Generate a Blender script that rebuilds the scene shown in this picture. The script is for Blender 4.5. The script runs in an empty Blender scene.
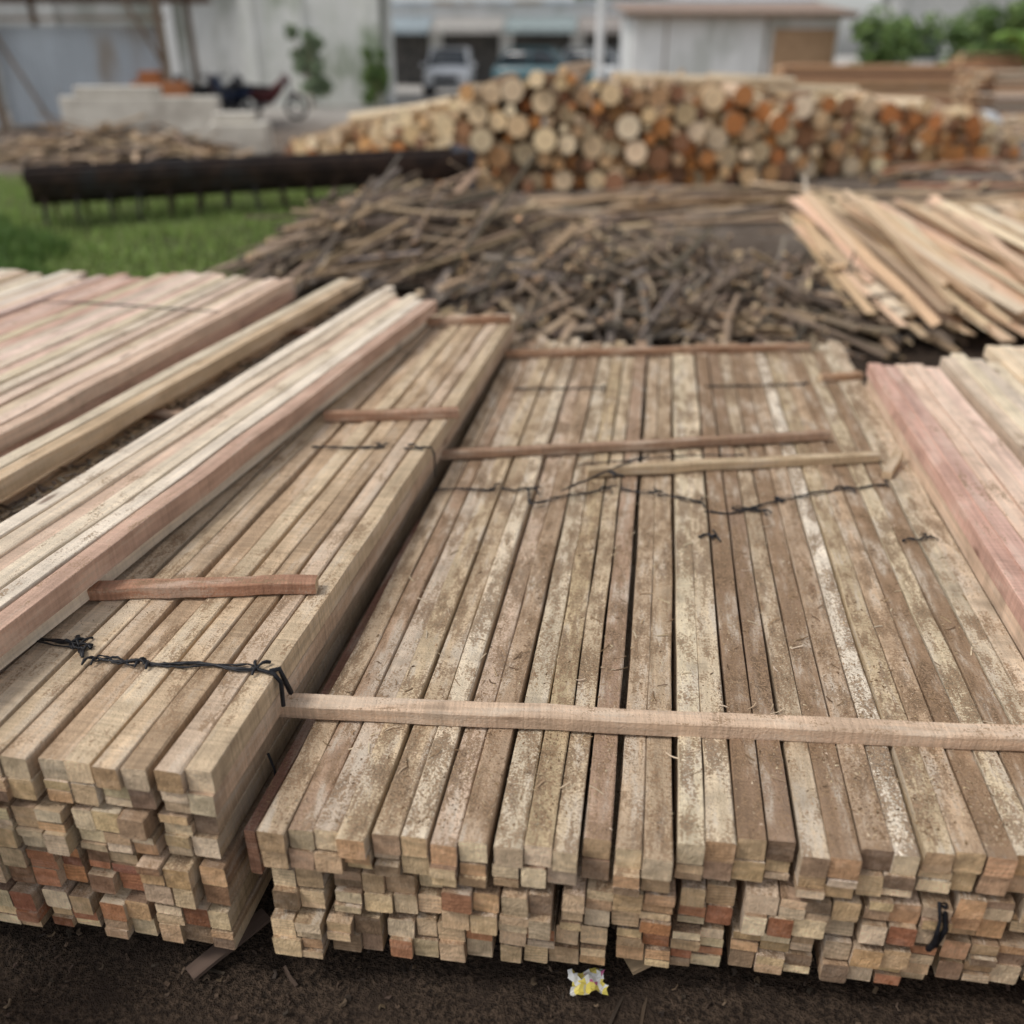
import bpy, math, random
from mathutils import Vector, noise, Matrix
from mathutils.bvhtree import BVHTree
R=random.Random(7)
scene=bpy.context.scene
U=R.uniform
# ------------------------------------------------------------------ materials
def newmat(name):
    m=bpy.data.materials.new(name); m.use_nodes=True
    nt=m.node_tree
    return m,nt,nt.nodes['Principled BSDF']
class N:
    def __init__(s,nt): s.nt=nt
    def node(s,t,**k):
        n=s.nt.nodes.new(t)
        for a,b in k.items(): setattr(n,a,b)
        return n
    def link(s,a,b): s.nt.links.new(a,b)
    def val(s,inp,v):
        if isinstance(v,bpy.types.NodeSocket): s.link(v,inp)
        else: inp.default_value=v
    def math(s,op,a,b=0.0,c=None,clamp=False):
        n=s.node('ShaderNodeMath',operation=op,use_clamp=clamp)
        s.val(n.inputs[0],a); s.val(n.inputs[1],b)
        if c is not None: s.val(n.inputs[2],c)
        return n.outputs[0]
    def mix(s,f,a,b,bt='MIX'):
        n=s.node('ShaderNodeMix',data_type='RGBA',blend_type=bt)
        s.val(n.inputs[0],f); s.val(n.inputs[6],a); s.val(n.inputs[7],b)
        return n.outputs[2]
    def noise(s,vec,scale,detail=3,rough=.55):
        n=s.node('ShaderNodeTexNoise')
        if vec is not None: s.link(vec,n.inputs['Vector'])
        n.inputs['Scale'].default_value=scale; n.inputs['Detail'].default_value=detail; n.inputs['Roughness'].default_value=rough
        return n.outputs[0]
    def ramp(s,f,a,b):
        n=s.node('ShaderNodeMapRange',interpolation_type='SMOOTHSTEP')
        s.link(f,n.inputs[0]); n.inputs[1].default_value=a; n.inputs[2].default_value=b
        return n.outputs[0]
    def vmul(s,v,t):
        n=s.node('ShaderNodeVectorMath',operation='MULTIPLY'); s.link(v,n.inputs[0]); n.inputs[1].default_value=t
        return n.outputs[0]
    def lin(s,f,k,c): return s.math('MULTIPLY_ADD',f,k,c)
def c4(c): return (c[0],c[1],c[2],1)

def wood_mat(name,dust=.5,film=.4,dustcol=(.245,.160,.096),filmcol=(.65,.565,.46),end=False,sawk=.45):
    m,nt,P=newmat(name); n=N(nt)
    col=n.node('ShaderNodeAttribute',attribute_name='Col').outputs['Color']
    seed=n.node('ShaderNodeAttribute',attribute_name='seed').outputs['Fac']
    uv=n.node('ShaderNodeUVMap',uv_map='UVMap').outputs[0]
    sep=n.node('ShaderNodeSeparateXYZ'); n.link(uv,sep.inputs[0])
    cmb=n.node('ShaderNodeCombineXYZ'); n.link(sep.outputs[0],cmb.inputs[0]); n.link(sep.outputs[1],cmb.inputs[1])
    n.link(n.math('MULTIPLY',seed,37.0),cmb.inputs[2])
    v=cmb.outputs[0]
    geo=n.node('ShaderNodeNewGeometry')
    tc=n.node('ShaderNodeTexCoord').outputs['Object']
    clump=n.noise(tc,190,2,.75)
    if not end:
        grain=n.noise(n.vmul(v,(2.2,75,1)),1,3,.65)
        blotch=n.noise(n.vmul(v,(5,14,1)),1,2)
        saw=n.noise(n.vmul(v,(150,4,1)),1,1,.6)
        knotn=n.node('ShaderNodeTexVoronoi'); n.link(n.vmul(v,(2.3,9,1)),knotn.inputs['Vector']); knotn.inputs['Scale'].default_value=1
        knot=n.ramp(knotn.outputs['Distance'],.11,.04)
    else:
        r=n.noise(n.vmul(v,(45,45,1)),1,3,.7)
        wv=n.node('ShaderNodeTexWave',wave_type='RINGS'); n.link(n.vmul(v,(1,1,.01)),wv.inputs['Vector']); wv.inputs['Scale'].default_value=45; wv.inputs['Distortion'].default_value=9; wv.inputs['Detail'].default_value=1
        wv.inputs['Detail Scale'].default_value=.4
        grain=wv.outputs['Fac']; blotch=r; saw=n.noise(n.vmul(v,(260,50,1)),1,1)
        knot=None
    g=n.lin(grain,.9 if not end else .25,.57 if not end else .88)
    g=n.math('MULTIPLY',g,n.lin(blotch,.9 if not end else 1.1,.57 if not end else .47))
    g=n.math('MULTIPLY',g,n.lin(saw,sawk,1-sawk*.5))
    gc=n.node('ShaderNodeCombineColor'); [n.link(g,gc.inputs[i]) for i in range(3)]
    base=n.mix(1.0,col,gc.outputs[0],'MULTIPLY')
    if knot is not None: base=n.mix(n.math('MULTIPLY',knot,.7),base,(.12,.055,.03,1))
    lowf=n.noise(tc,4.3,3,.7)
    cl=n.math('SUBTRACT',clump,.5)
    fn=n.math('ADD',n.math('MULTIPLY',n.noise(n.vmul(v,(6,40,1)),1,3,.65),.55),n.math('MULTIPLY',blotch,.45))
    fn=n.math('ADD',fn,n.math('MULTIPLY',cl,.30))
    base=n.mix(n.math('MULTIPLY',n.ramp(fn,.48,.62),film),base,c4(filmcol))
    gr=n.ramp(lowf,.42,.27)
    base=n.mix(n.math('MULTIPLY',gr,.4),base,(.14,.10,.07,1))
    sn=n.node('ShaderNodeSeparateXYZ'); n.link(geo.outputs['Normal'],sn.inputs[0])
    upf=n.ramp(sn.outputs[2],.35,.8)
    dn=n.math('ADD',n.math('MULTIPLY',lowf,.45),n.math('MULTIPLY',n.noise(n.vmul(v,(10,34,1)),1,3,.75),.55))
    dn=n.math('ADD',dn,n.math('MULTIPLY',cl,.55))
    dm=n.math('MULTIPLY',n.ramp(dn,.60-.17*dust,.66-.14*dust),upf)
    dcol=n.mix(n.ramp(clump,.36,.64),c4([k*.45 for k in dustcol]),c4([min(1,k*1.5) for k in dustcol]))
    base=n.mix(n.math('MULTIPLY',dm,.84),base,dcol)
    n.link(base,P.inputs['Base Color'])
    P.inputs['Roughness'].default_value=.9
    P.inputs['Specular IOR Level'].default_value=.12
    h=n.math('ADD',n.math('MULTIPLY',saw,.5),n.math('MULTIPLY',clump,.7+1.3*dust))
    b=n.node('ShaderNodeBump'); b.inputs['Strength'].default_value=.75; b.inputs['Distance'].default_value=.004
    n.link(h,b.inputs['Height']); n.link(b.outputs[0],P.inputs['Normal'])
    return m

def noisy_mat(name,c1,c2,scale=8,rough=.85,metal=0,bump=.3,dist=.01,c3=None,stretch=(1,1,1),spec=.3,detail=4):
    m,nt,P=newmat(name); n=N(nt)
    tc=n.node('ShaderNodeTexCoord').outputs['Object']
    tv=n.vmul(tc,stretch)
    a=n.noise(tv,scale,detail,.65)
    col=n.mix(n.ramp(a,.35,.65),c4(c1),c4(c2))
    if c3:
        s2=n.noise(tv,scale*.31,4,.7)
        col=n.mix(n.ramp(s2,.5,.64),col,c4(c3))
    n.link(col,P.inputs['Base Color']); P.inputs['Roughness'].default_value=rough; P.inputs['Metallic'].default_value=metal
    P.inputs['Specular IOR Level'].default_value=spec
    if bump>.25:
        b=n.node('ShaderNodeBump'); b.inputs['Strength'].default_value=bump; b.inputs['Distance'].default_value=dist
        n.link(n.noise(tv,scale*4,2,.7),b.inputs['Height']); n.link(b.outputs[0],P.inputs['Normal'])
    return m
def attr_mat(name,rough=.8,var=.35,scale=30,transl=0,stretch=False):
    m,nt,P=newmat(name); n=N(nt)
    col=n.node('ShaderNodeAttribute',attribute_name='Col').outputs['Color']
    tc=n.node('ShaderNodeTexCoord').outputs['Object']
    if stretch: tc=n.vmul(n.node('ShaderNodeUVMap',uv_map='UVMap').outputs[0],(3,60,1))
    a=n.lin(n.noise(tc,scale,2,.7),2*var,1-var)
    gc=n.node('ShaderNodeCombineColor'); [n.link(a,gc.inputs[i]) for i in range(3)]
    n.link(n.mix(1.0,col,gc.outputs[0],'MULTIPLY'),P.inputs['Base Color'])
    P.inputs['Roughness'].default_value=rough; P.inputs['Specular IOR Level'].default_value=.2
    if transl:
        t=n.node('ShaderNodeBsdfTranslucent'); n.link(col,t.inputs[0])
        mx=n.node('ShaderNodeMixShader'); mx.inputs[0].default_value=transl
        out=nt.nodes['Material Output']
        n.link(P.outputs[0],mx.inputs[1]); n.link(t.outputs[0],mx.inputs[2]); n.link(mx.outputs[0],out.inputs[0])
    return m

M_dusty=wood_mat('dusty_sawn_wood',dust=.82,film=.72)
M_left=wood_mat('weathered_sawn_wood',dust=.34,film=.4,sawk=.7)
M_fresh=wood_mat('fresh_sawn_wood',dust=.10,film=.3,sawk=.35)
M_end=wood_mat('end_grain',dust=.3,film=.12,end=True)
M_scrap=attr_mat('scrap_wood',.9,.45,1.0,stretch=True)
M_scrapend=attr_mat('scrap_end_grain',.9,.2,30)
M_black=noisy_mat('black_plastic_twine',(.008,.008,.010),(.02,.02,.024),60,rough=.45,bump=.2)

# ------------------------------------------------------------------ mesh builder
class MB:
    def __init__(s): s.V=[];s.F=[];s.C=[];s.S=[];s.M=[];s.UV=[]
    def face(s,idx,col,uvs=None,seed=0,mi=0):
        s.F.append(idx); s.C.append(col); s.S.append(seed); s.M.append(mi)
        s.UV.extend(uvs if uvs else [(0,0)]*len(idx))
    def beam(s,p0,p1,w,h,col,endcol=None,segs=6,roll=0,bow=.0,jit=.0008,ch=.08,seed=None,taper=1.0):
        p0=Vector(p0);p1=Vector(p1);d=(p1-p0);L=d.length;d/=L
        up=Vector((0,0,1)) if abs(d.z)<.95 else Vector((0,1,0))
        sd=d.cross(up).normalized(); u=sd.cross(d).normalized()
        if roll:
            m=Matrix.Rotation(roll,3,d); sd=m@sd; u=m@u
        if seed is None: seed=R.random()
        endcol=endcol or col
        b=len(s.V); c=min(w,h)*ch
        prof=[(-w/2+c,-h/2),(w/2-c,-h/2),(w/2,-h/2+c),(w/2,h/2-c),(w/2-c,h/2),(-w/2+c,h/2),(-w/2,h/2-c),(-w/2,-h/2+c)]
        bx=U(-bow,bow);bz=U(-bow,bow)*.5; uo=U(0,1) 
        for i in range(segs+1):
            t=i/segs; q=math.sin(math.pi*t)
            cen=p0+d*(L*t)+sd*(bx*q)+u*(bz*q)
            k=1+(taper-1)*t
            ox=R.gauss(0,jit); oz=R.gauss(0,jit)
            for (a,e) in prof:
                s.V.append(tuple(cen+sd*(a*k+ox+R.gauss(0,jit*.5))+u*(e*k+oz+R.gauss(0,jit*.5))))
        per=[uo]
        for j in range(8):
            a=prof[j];e=prof[(j+1)%8]; per.append(per[-1]+math.hypot(a[0]-e[0],a[1]-e[1]))
        for i in range(segs):
            for j in range(8):
                k=(j+1)%8
                x0=uo+L*i/segs;x1=uo+L*(i+1)/segs
                s.face((b+i*8+j,b+i*8+k,b+(i+1)*8+k,b+(i+1)*8+j),col,[(x0,per[j]),(x0,per[j+1]),(x1,per[j+1]),(x1,per[j])],seed)
        ox,oy=U(-.04,.04),U(-.04,.04)
        e=[(a+ox,q+oy) for a,q in prof]
        s.face(tuple(b+j for j in reversed(range(8))),endcol,[e[j] for j in reversed(range(8))],seed,1)
        s.face(tuple(b+segs*8+j for j in range(8)),endcol,e,seed,1)
    def cyl(s,p0,p1,r0,r1,col,n=12,endcol=None,seed=None,caps=True,rj=.0,mi=0,emi=1,segs=1):
        p0=Vector(p0);p1=Vector(p1);d=(p1-p0).normalized()
        a=d.orthogonal().normalized(); c=d.cross(a)
        if seed is None: seed=R.random()
        b=len(s.V); js=[1+U(-rj,rj) for _ in range(n)]
        for i in range(segs+1):
            t=i/segs
            for j in range(n):
                an=2*math.pi*j/n; r=(r0+(r1-r0)*t)*js[j]
                s.V.append(tuple(p0.lerp(p1,t)+(a*math.cos(an)+c*math.sin(an))*r))
        for i in range(segs):
            for j in range(n):
                k=(j+1)%n
                s.face((b+i*n+j,b+i*n+k,b+(i+1)*n+k,b+(i+1)*n+j),col,[(0,j/n),(0,(j+1)/n),(1,(j+1)/n),(1,j/n)],seed,mi)
        if caps:
            uvs=[(math.cos(2*math.pi*j/n)*js[j],math.sin(2*math.pi*j/n)*js[j]) for j in range(n)]
            s.face(tuple(b+j for j in reversed(range(n))),endcol or col,[uvs[j] for j in reversed(range(n))],seed,emi)
            s.face(tuple(b+segs*n+j for j in range(n)),endcol or col,uvs,seed,emi)
    def box(s,x0,x1,y0,y1,z0,z1,col=(.5,.5,.5),mi=0):
        b=len(s.V)
        s.V+= [(x0,y0,z0),(x1,y0,z0),(x1,y1,z0),(x0,y1,z0),(x0,y0,z1),(x1,y0,z1),(x1,y1,z1),(x0,y1,z1)]
        for f in ((0,3,2,1),(4,5,6,7),(0,1,5,4),(1,2,6,5),(2,3,7,6),(3,0,4,7)):
            s.face(tuple(b+i for i in f),col,None,0,mi)
    def build(s,name,mats,parent=None,loc=(0,0,0),rotz=0,bevel=0,smooth=False):
        me=bpy.data.meshes.new(name); me.from_pydata(s.V,[],s.F)
        for m in mats: me.materials.append(m)
        nm=len(mats)
        me.polygons.foreach_set('material_index',[min(i,nm-1) for i in s.M])
        ca=me.attributes.new('Col','FLOAT_COLOR','FACE'); ca.data.foreach_set('color',[x for c in s.C for x in (c[0],c[1],c[2],1)])
        sa=me.attributes.new('seed','FLOAT','FACE'); sa.data.foreach_set('value',s.S)
        uv=me.uv_layers.new(name='UVMap'); uv.data.foreach_set('uv',[x for p in s.UV for x in p])
        if smooth: me.polygons.foreach_set('use_smooth',[True]*len(s.F))
        me.update()
        o=bpy.data.objects.new(name,me); scene.collection.objects.link(o)
        o.location=loc; o.rotation_euler=(0,0,rotz)
        if parent: o.parent=parent
        if bevel:
            bm=o.modifiers.new('b','BEVEL'); bm.width=bevel; bm.segments=2; bm.limit_method='ANGLE'
        return o
    def bvh(s): return BVHTree.FromPolygons(s.V,s.F)
def empty(name,loc=(0,0,0),rotz=0):
    o=bpy.data.objects.new(name,None); scene.collection.objects.link(o); o.location=loc; o.rotation_euler=(0,0,rotz); return o
def pick(cols,v=.12):
    c=R.choice(cols); k=1+U(-v,v)
    return (c[0]*k,c[1]*k*(1+U(-.03,.03)),c[2]*k*(1+U(-.06,.06)))

TAN=[(.56,.42,.28),(.48,.35,.23),(.60,.46,.32),(.42,.29,.19),(.50,.36,.24)]
BRN=[(.34,.23,.15),(.40,.28,.18),(.30,.20,.13)]
PALE=[(.74,.62,.47),(.70,.57,.43),(.78,.67,.54),(.64,.52,.38)]
PINK=[(.64,.41,.32),(.70,.50,.39),(.58,.36,.28),(.74,.56,.45)]
RED=[(.40,.17,.09),(.46,.22,.12),(.33,.14,.08)]
ENDS=[(.78,.56,.33),(.68,.47,.27),(.58,.39,.22),(.82,.63,.41),(.50,.33,.20),(.66,.40,.22),(.30,.20,.13),(.62,.46,.30),(.78,.60,.39)]
ENDR=[(.56,.26,.13),(.48,.21,.11),(.64,.40,.22),(.32,.14,.09),(.66,.48,.30)]

# ------------------------------------------------------------------ stacks
def stack(name,groups,xleft,slope,y0f,L,ztop,layers,mats,bw=.049,bh=.049,gap=.009,colsfn=None,rows=2,lgap=.012):
    mb=MB()
    lay_h=rows*bh+lgap
    for l in range(layers):
        zt=ztop-l*lay_h
        gr=groups(l); gaps=[gap*U(.2,1.8) for _ in gr]
        if l: gaps=[q*gap*(len(groups(0))-1)/max(1e-6,sum(gaps[:-1])) for q in gaps]
        x=xleft(l)
        for gi,g in enumerate(gr):
            gy=R.gauss(0,.009); gz=U(-.004,.002); sx=U(-.0012,.0012)
            for r in range(rows):
                ws=[bw*U(.82,1.18) if (l or r) else bw*U(.90,1.10) for _ in range(g)]
                f=g*bw/sum(ws); xx=x
                for b in range(g):
                    w=ws[b]*f
                    yy=y0f(xx)+gy+R.gauss(0,.005)
                    xc=xx+w/2
                    hh=[bh-.0015]
                    if (l or r) and R.random()<.38:
                        q=U(.35,.65); hh=[(bh-.0015)*q,(bh-.0015)*(1-q)-.001]
                    top=zt-bh*r+gz+(U(-.004,.004) if r==0 else 0)
                    for h in hh:
                        cc,ee=colsfn(l,r,xc)
                        c=pick(cc); e=pick(ee,.2)
                        Lb=L+R.gauss(0,.035); yj=yy+R.gauss(0,.003)
                        zc=top-h/2
                        mb.beam((xc,yj,zc),(xc+(slope+sx)*Lb+R.gauss(0,.0015),yj+Lb,zc+U(-.002,.002)),w-U(.001,.0045),h-U(0,.002),c,e,segs=16 if r==0 else 3,jit=.001,bow=.004,ch=U(.02,.07),roll=R.gauss(0,.015))
                        top-=h+.001
                    xx+=w
            x+=g*bw+gaps[gi]
    return mb,mb.build(name,mats)
def fill(total,opts):
    out=[]
    while sum(out)<total:
        out.append(min(R.choice(opts),total-sum(out)))
    return out
G0=[4,2,2,3,1,2,2,2,2,2,2,2,3]
def cg(l): return G0 if l==0 else fill(29,[2,3,4])
def c_cols(l,r,x):
    if l==0: return (TAN+PALE[1:]+BRN,ENDS)
    return (TAN,ENDS+ENDS+RED[:2]+ENDR[:1]+[(.74,.53,.31)]*2)
mbC,_=stack('lumber_stack',cg,lambda l:-.625+(-.0,.004,-.002)[l],-.010,lambda x:1.05+.12*(x+.62),3.0,.40,3,[M_dusty,M_end],gap=.008,colsfn=c_cols)
def lg(l): return [2]*11 if l==0 else fill(22,[2,2,3])
def l_cols(l,r,x):
    if l<2: return (TAN+PALE+PALE[3:],ENDS+[(.74,.58,.38)]*3)
    if l==2: return (TAN+BRN,ENDR+[(.3,.17,.1)])
    return (TAN+BRN+RED[:1],ENDS+ENDR+RED)
mbL,_=stack('lumber_stack',lg,lambda l:-.70-22*.050-.100+(-.002,.004,.012,.006)[l],.012,lambda x:1.05+.05*(x+.7)+.0,3.0,.515,4,[M_left,M_end],bw=.050,bh=.050,colsfn=l_cols)
mb=MB()
mb.beam((-.663,1.09,.29),(-.655,2.3,.30),.022,.11,(.26,.14,.10),(.36,.19,.12),segs=5)
mb.build('reddish_board',[M_left,M_end])

mb=MB()
def along(x0,y0,sl,L,z,w,h,c,e,dz=0,segs=14,bow=.005):
    mb.beam((x0,y0,z-h/2),(x0+sl*L,y0+L,z-h/2+dz),w,h,c,e,segs=segs,jit=.0012,bow=bow,ch=U(.02,.06))
xs=-1.28
cols=[(.54,.36,.27),PALE[2],PALE[0],(.66,.48,.36),PALE[1],PALE[2]]
for i,c in enumerate(cols):
    yst=.55+U(-.06,.06)
    along(xs-.052*i-.003*U(0,1),yst,.084,3.28+U(-.12,.10)+i*.03,.618+U(-.006,.004),.049,.05,c,pick(ENDS),dz=U(-.004,.004))
for i in range(3):
    along(xs-.02-.06*i,.62,.084,3.2,.565,.048,.046,pick(PALE),pick(ENDS))
for i in range(2):
    along(-1.76-.058*i,.8,.086,3.42,.612,.05,.05,pick(PALE+TAN),pick(ENDS))
mb.build('lumber_bundle',[M_fresh,M_end])
mb=MB()
x=-1.88; lv=.640
while x>-4.3:
    c=pick(PALE+PINK+TAN[2:3]+[(.72,.55,.44),(.66,.48,.37)])
    if R.random()<.2: lv=.640+U(-.012,.014)
    for k in range(2):
        along(x+U(-.003,.003),.9+U(-.05,.05)+.04*math.sin(x*5),.040,3.10+U(-.08,.08),lv-.052*k+U(-.003,.003),.05,.049,c if k==0 else pick(TAN+PALE+PINK),pick(ENDS))
    x-=.0525+ (0.02 if R.random()<.15 else 0)
mb.build('lumber_bundle',[M_fresh,M_end])
mb=MB()
for l in range(8):
    x=-1.98
    while x>-4.3:
        if not(l==0 and R.random()<.3): along(x,.95+U(-.05,.05),.03,3.0,.52-.056*l,.05,.049,pick(TAN),pick(ENDS),segs=4)
        x-=.054
mb.build('lumber_stack',[M_left,M_end])
mb=MB()
for l in range(8):
    for i in range(5):
        c=pick(PINK+[(.62,.46,.35)]) if l<2 else pick(TAN+RED[:1])
        along(.885+i*.0525+U(-.002,.002)+.004*l,.62+U(-.04,.04),-.012,2.97+U(-.03,.03),.50-.054*l+(U(-.003,.003)),.0505,.05,c,pick(ENDS+ENDR),segs=8)
mb.build('lumber_stack',[M_fresh,M_end])
mb=MB()
for l in range(8):
    for i in range(14):
        c=pick(PALE+[(.76,.61,.42)])
        along(1.20+i*.0535+U(-.003,.003),.75+U(-.05,.05)+(.06*(i//4)),-.015,3.0+U(-.05,.05)+.10*(i//4),.50+.012*(i//4)-.054*l+U(-.003,.003),.051,.05,c,pick(ENDS),segs=8)
mb.build('lumber_stack',[M_fresh,M_end])
mb=MB()
for (xa,xb,y) in ((-.72,2.0,1.42),(-.72,2.0,2.5),(-.7,2.0,3.7),(-4.3,-.72,1.35),(-4.3,-.72,2.5),(-4.3,-.72,3.6)):
    mb.beam((xa,y,.033),(xb,y+.05,.033),.08,.062,(.12,.09,.07),(.2,.14,.1),segs=4)
mb.build('bearer_timber',[M_scrap,M_scrapend])

# ------------------------------------------------------------------ cross battens
def batten(pts,w=.035,h=.028,c=(.5,.36,.26),mat=M_left,bow=.004,e=None,roll=0):
    mb=MB(); mb.beam(pts[0],pts[1],w,h,c,e or (.62,.46,.30),segs=14,jit=.0011,bow=bow,ch=.08,roll=roll)
    return mb.build('cross_batten',[mat,M_end])
batten(((-.735,1.345,.4185),(.86,1.50,.4185)),.042,.034,(.62,.45,.32),bow=.008)
batten(((-.69,2.64,.415),(.60,3.01,.425)),.032,.026,(.33,.21,.14),bow=.003)
batten(((-.19,2.585,.416),(.735,2.86,.416)),.034,.028,(.52,.39,.25))
batten(((-.655,3.76,.416),(.67,4.09,.418)),.034,.028,(.36,.21,.13),bow=.006)
batten(((.66,3.66,.416),(.83,3.72,.416)),.034,.028,(.42,.26,.16))
batten(((-1.27,1.51,.532),(-.715,1.63,.532)),.040,.030,(.42,.23,.15))
batten(((-1.06,2.63,.532),(-.635,2.74,.532)),.036,.030,(.38,.22,.145))
batten(((-1.04,3.80,.532),(-.655,3.92,.532)),.036,.030,(.38,.22,.14))
for y in (1.5,2.5,3.5): batten(((-2.2,y,.535),(-1.2,y+.08,.535)),.034,.022,(.3,.18,.12))
batten(((.74,2.72,.415),(.80,2.86,.43)),.03,.024,(.46,.34,.22))

# ------------------------------------------------------------------ twine
def twine(pts,r=.0035,loops=(),name='binding_twine'):
    cu=bpy.data.curves.new(name,'CURVE'); cu.dimensions='3D'; cu.bevel_depth=r; cu.bevel_resolution=1
    for pl in [pts]+list(loops):
        sp=cu.splines.new('POLY'); sp.points.add(len(pl)-1)
        for i,p in enumerate(pl): sp.points[i].co=(*p,1); sp.points[i].radius=U(.6,1.3)
    o=bpy.data.objects.new(name,cu); scene.collection.objects.link(o); cu.materials.append(M_black); return o
def wig(a,b,n,z,amp=.012,za=.0012):
    a=Vector(a);b=Vector(b);out=[]; f1,f2=U(4,9),U(0,6); n*=2
    for i in range(n+1):
        t=i/n; p=a.lerp(b,t); out.append((p.x,p.y+U(-.0012,.0012)+amp*math.sin(t*f1+f2),z+abs(R.gauss(0,za))))
    return out
def knot(x,y,z,k=5,s=.03):
    out=[]
    for _ in range(k):
        a=U(0,6.28); l=s*U(.5,1.2); c=U(-.8,.8); pl=[]
        for i in range(5):
            t=i/4; pl.append((x+l*t*math.cos(a+c*t),y+l*t*math.sin(a+c*t),z+.007*math.sin(t*3)))
        out.append(pl)
    return out
zt=.4045
for (a,b) in (((-.64,2.40),(-.46,2.44)),((-.44,2.44),(-.34,2.46)),((-.36,2.46),(-.34,2.36)),((-.08,2.50),(.02,2.49)),((.03,2.49),(.16,2.45)),((.17,2.38),(.33,2.42)),((.38,2.50),(.60,2.62)),((.60,2.62),(.72,2.66)),((.15,2.24),(.20,2.25)),((-.32,2.37),(-.12,2.50)),((.70,2.30),(.77,2.33)),((.25,2.42),(.40,2.49)),((-.55,3.35),(-.2,3.42)),((.2,3.5),(.6,3.6))):
    twine(wig(a,b,10,zt,.008),.0025,knot(*b,zt,3,.035))
    twine(wig(a,b,8,zt,.012),.0014)
twine(wig((-.25,2.40),(.0,2.70),8,.437,.01),.003,knot(-.12,2.55,.437,3,.05))
twine(wig((-.22,2.60),(.30,2.76),10,.437,.01),.0022)
for pts in (((-1.62,1.37),(-1.12,1.345)),((-1.06,1.31),(-.97,1.31)),((-.95,1.315),(-.73,1.33)),((-1.14,1.35),(-1.10,1.33))):
    twine(wig(pts[0],pts[1],12,.519,.005),.0032,knot(*pts[1],.519,3,.03)+knot(*pts[0],.519,2,.035))
    for q in range(2): twine(wig(pts[0],pts[1],10,.5185,.010),.0022)
twine(wig((-1.02,2.40),(-.80,2.44),12,.519,.006),.0028,knot(-.81,2.44,.52,3))
twine(wig((-1.02,2.40),(-.80,2.44),12,.519,.012),.0016)
twine(wig((-.74,2.44),(-.66,2.46),6,.519,.004)+[(-.650,2.46,.50),(-.650,2.46,.42)],.003,knot(-.70,2.45,.52,3))
twine([(-.74,1.33,.52),(-.69,1.32,.52),(-.677,1.32,.50),(-.674,1.31,.45)],.005,[[(-.70,1.325,.52),(-.684,1.335,.521),(-.671,1.33,.49),(-.669,1.34,.46)]])
twine([(-.69,1.25,.38),(-.676,1.24,.35),(-.672,1.23,.31)],.004)
twine([(-1.86,2.10,.66),(-1.835,2.10,.655),(-1.83,2.10,.60),(-1.83,2.09,.55)],.004,[[(-2.0,2.1,.648),(-1.86,2.10,.65)]])
twine([(-1.86,3.4,.65),(-1.79,3.42,.645),(-1.785,3.4,.58)],.003,[[(-2.6,3.4,.655),(-2.35,3.42,.656),(-1.86,3.4,.65)]])
twine([(.55,1.178,.295),(.552,1.160,.27),(.552,1.155,.22),(.55,1.165,.19)],.005,[[(.56,1.18,.29),(.566,1.162,.25),(.56,1.166,.2)]])

# ------------------------------------------------------------------ sawdust & splinters (dropped onto the boards)
mb=MB()
bvC=mbC.bvh(); bvL=mbL.bvh()
def drop(bv,x,y,zmin):
    h=bv.ray_cast(Vector((x,y,1.0)),Vector((0,0,-1)))
    return h[0].z if h[0] is not None and h[0].z>zmin else None
def fleck(x,y,z,s,col):
    b=len(mb.V); a=U(0,6.28); l=s*U(.8,2.2)
    dx,dy=math.cos(a)*l,math.sin(a)*l; px,py=-math.sin(a)*s*.5,math.cos(a)*s*.5
    mb.V+= [(x-dx/2+px,y-dy/2+py,z),(x-dx/2-px,y-dy/2-py,z),(x+dx/2,y+dy/2,z+U(0,s*.5)),(x,y,z+s*U(.4,.8))]
    for f in ((0,1,3),(1,2,3),(2,0,3)): mb.face(tuple(b+i for i in f),col)
DUST=[(.30,.20,.12),(.23,.15,.085),(.38,.26,.16),(.48,.36,.23),(.17,.11,.065),(.60,.48,.34)]
for i in range(110000):
    x=U(-.63,.82); y=1.07+.12*(x+.62)+2.95*(R.random()**1.5)
    k=noise.noise(Vector((x*3,y*3,1)))+.8*noise.noise(Vector((x*18,y*7,4)))+.25
    if x<-.45 or x>.5: k-=.25
    if R.random()>max(.08,min(1,k*1.5)): continue
    z=drop(bvC,x,y,.28)
    if z is None: continue
    s=U(.0012,.0030) if R.random()<.96 else U(.003,.006)
    fleck(x,y,z-.0002,s,pick(DUST,.2))
for i in range(14000):
    x=U(-1.8,-.71); y=U(1.08,4.0)
    if noise.noise(Vector((x*3,y*3,7)))+.1<R.random()*.5: continue
    z=drop(bvL,x,y,.40)
    if z is None: continue
    fleck(x,y,z,U(.001,.0025),pick(DUST,.2))
for i in range(420):
    x=U(-.6,.8); y=U(1.2,3.6); a=U(0,3.14); l=U(.008,.035)
    z=drop(bvC,x,y,.3)
    if z is None: continue
    mb.beam((x,y,z+.001),(x+l*math.cos(a),y+l*math.sin(a),z+.002+U(0,.004)),U(.001,.003),.001,pick(DUST+PALE[3:],.2),segs=3,bow=.003,jit=.0002)
M_attr=attr_mat('loose_sawdust',.95,.2,200)
mb.build('sawdust',[M_attr])
mb=MB()
for i in range(1300):
    y=U(1.2,4.0); x=-1.60+U(-.13,.06)+.085*(y-1.2)
    z=drop(bvL,x,y,.40) or .50
    a=U(0,3.14); l=U(.006,.045)
    mb.beam((x,y,z+U(.001,.008)),(x+l*math.cos(a),y+l*math.sin(a),z+U(.002,.010)),U(.003,.012),U(.002,.005),pick([(.16,.12,.09),(.24,.19,.14),(.34,.28,.22),(.40,.31,.22)],.2),segs=1)
mb.build('bark_debris',[M_scrap])

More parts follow.
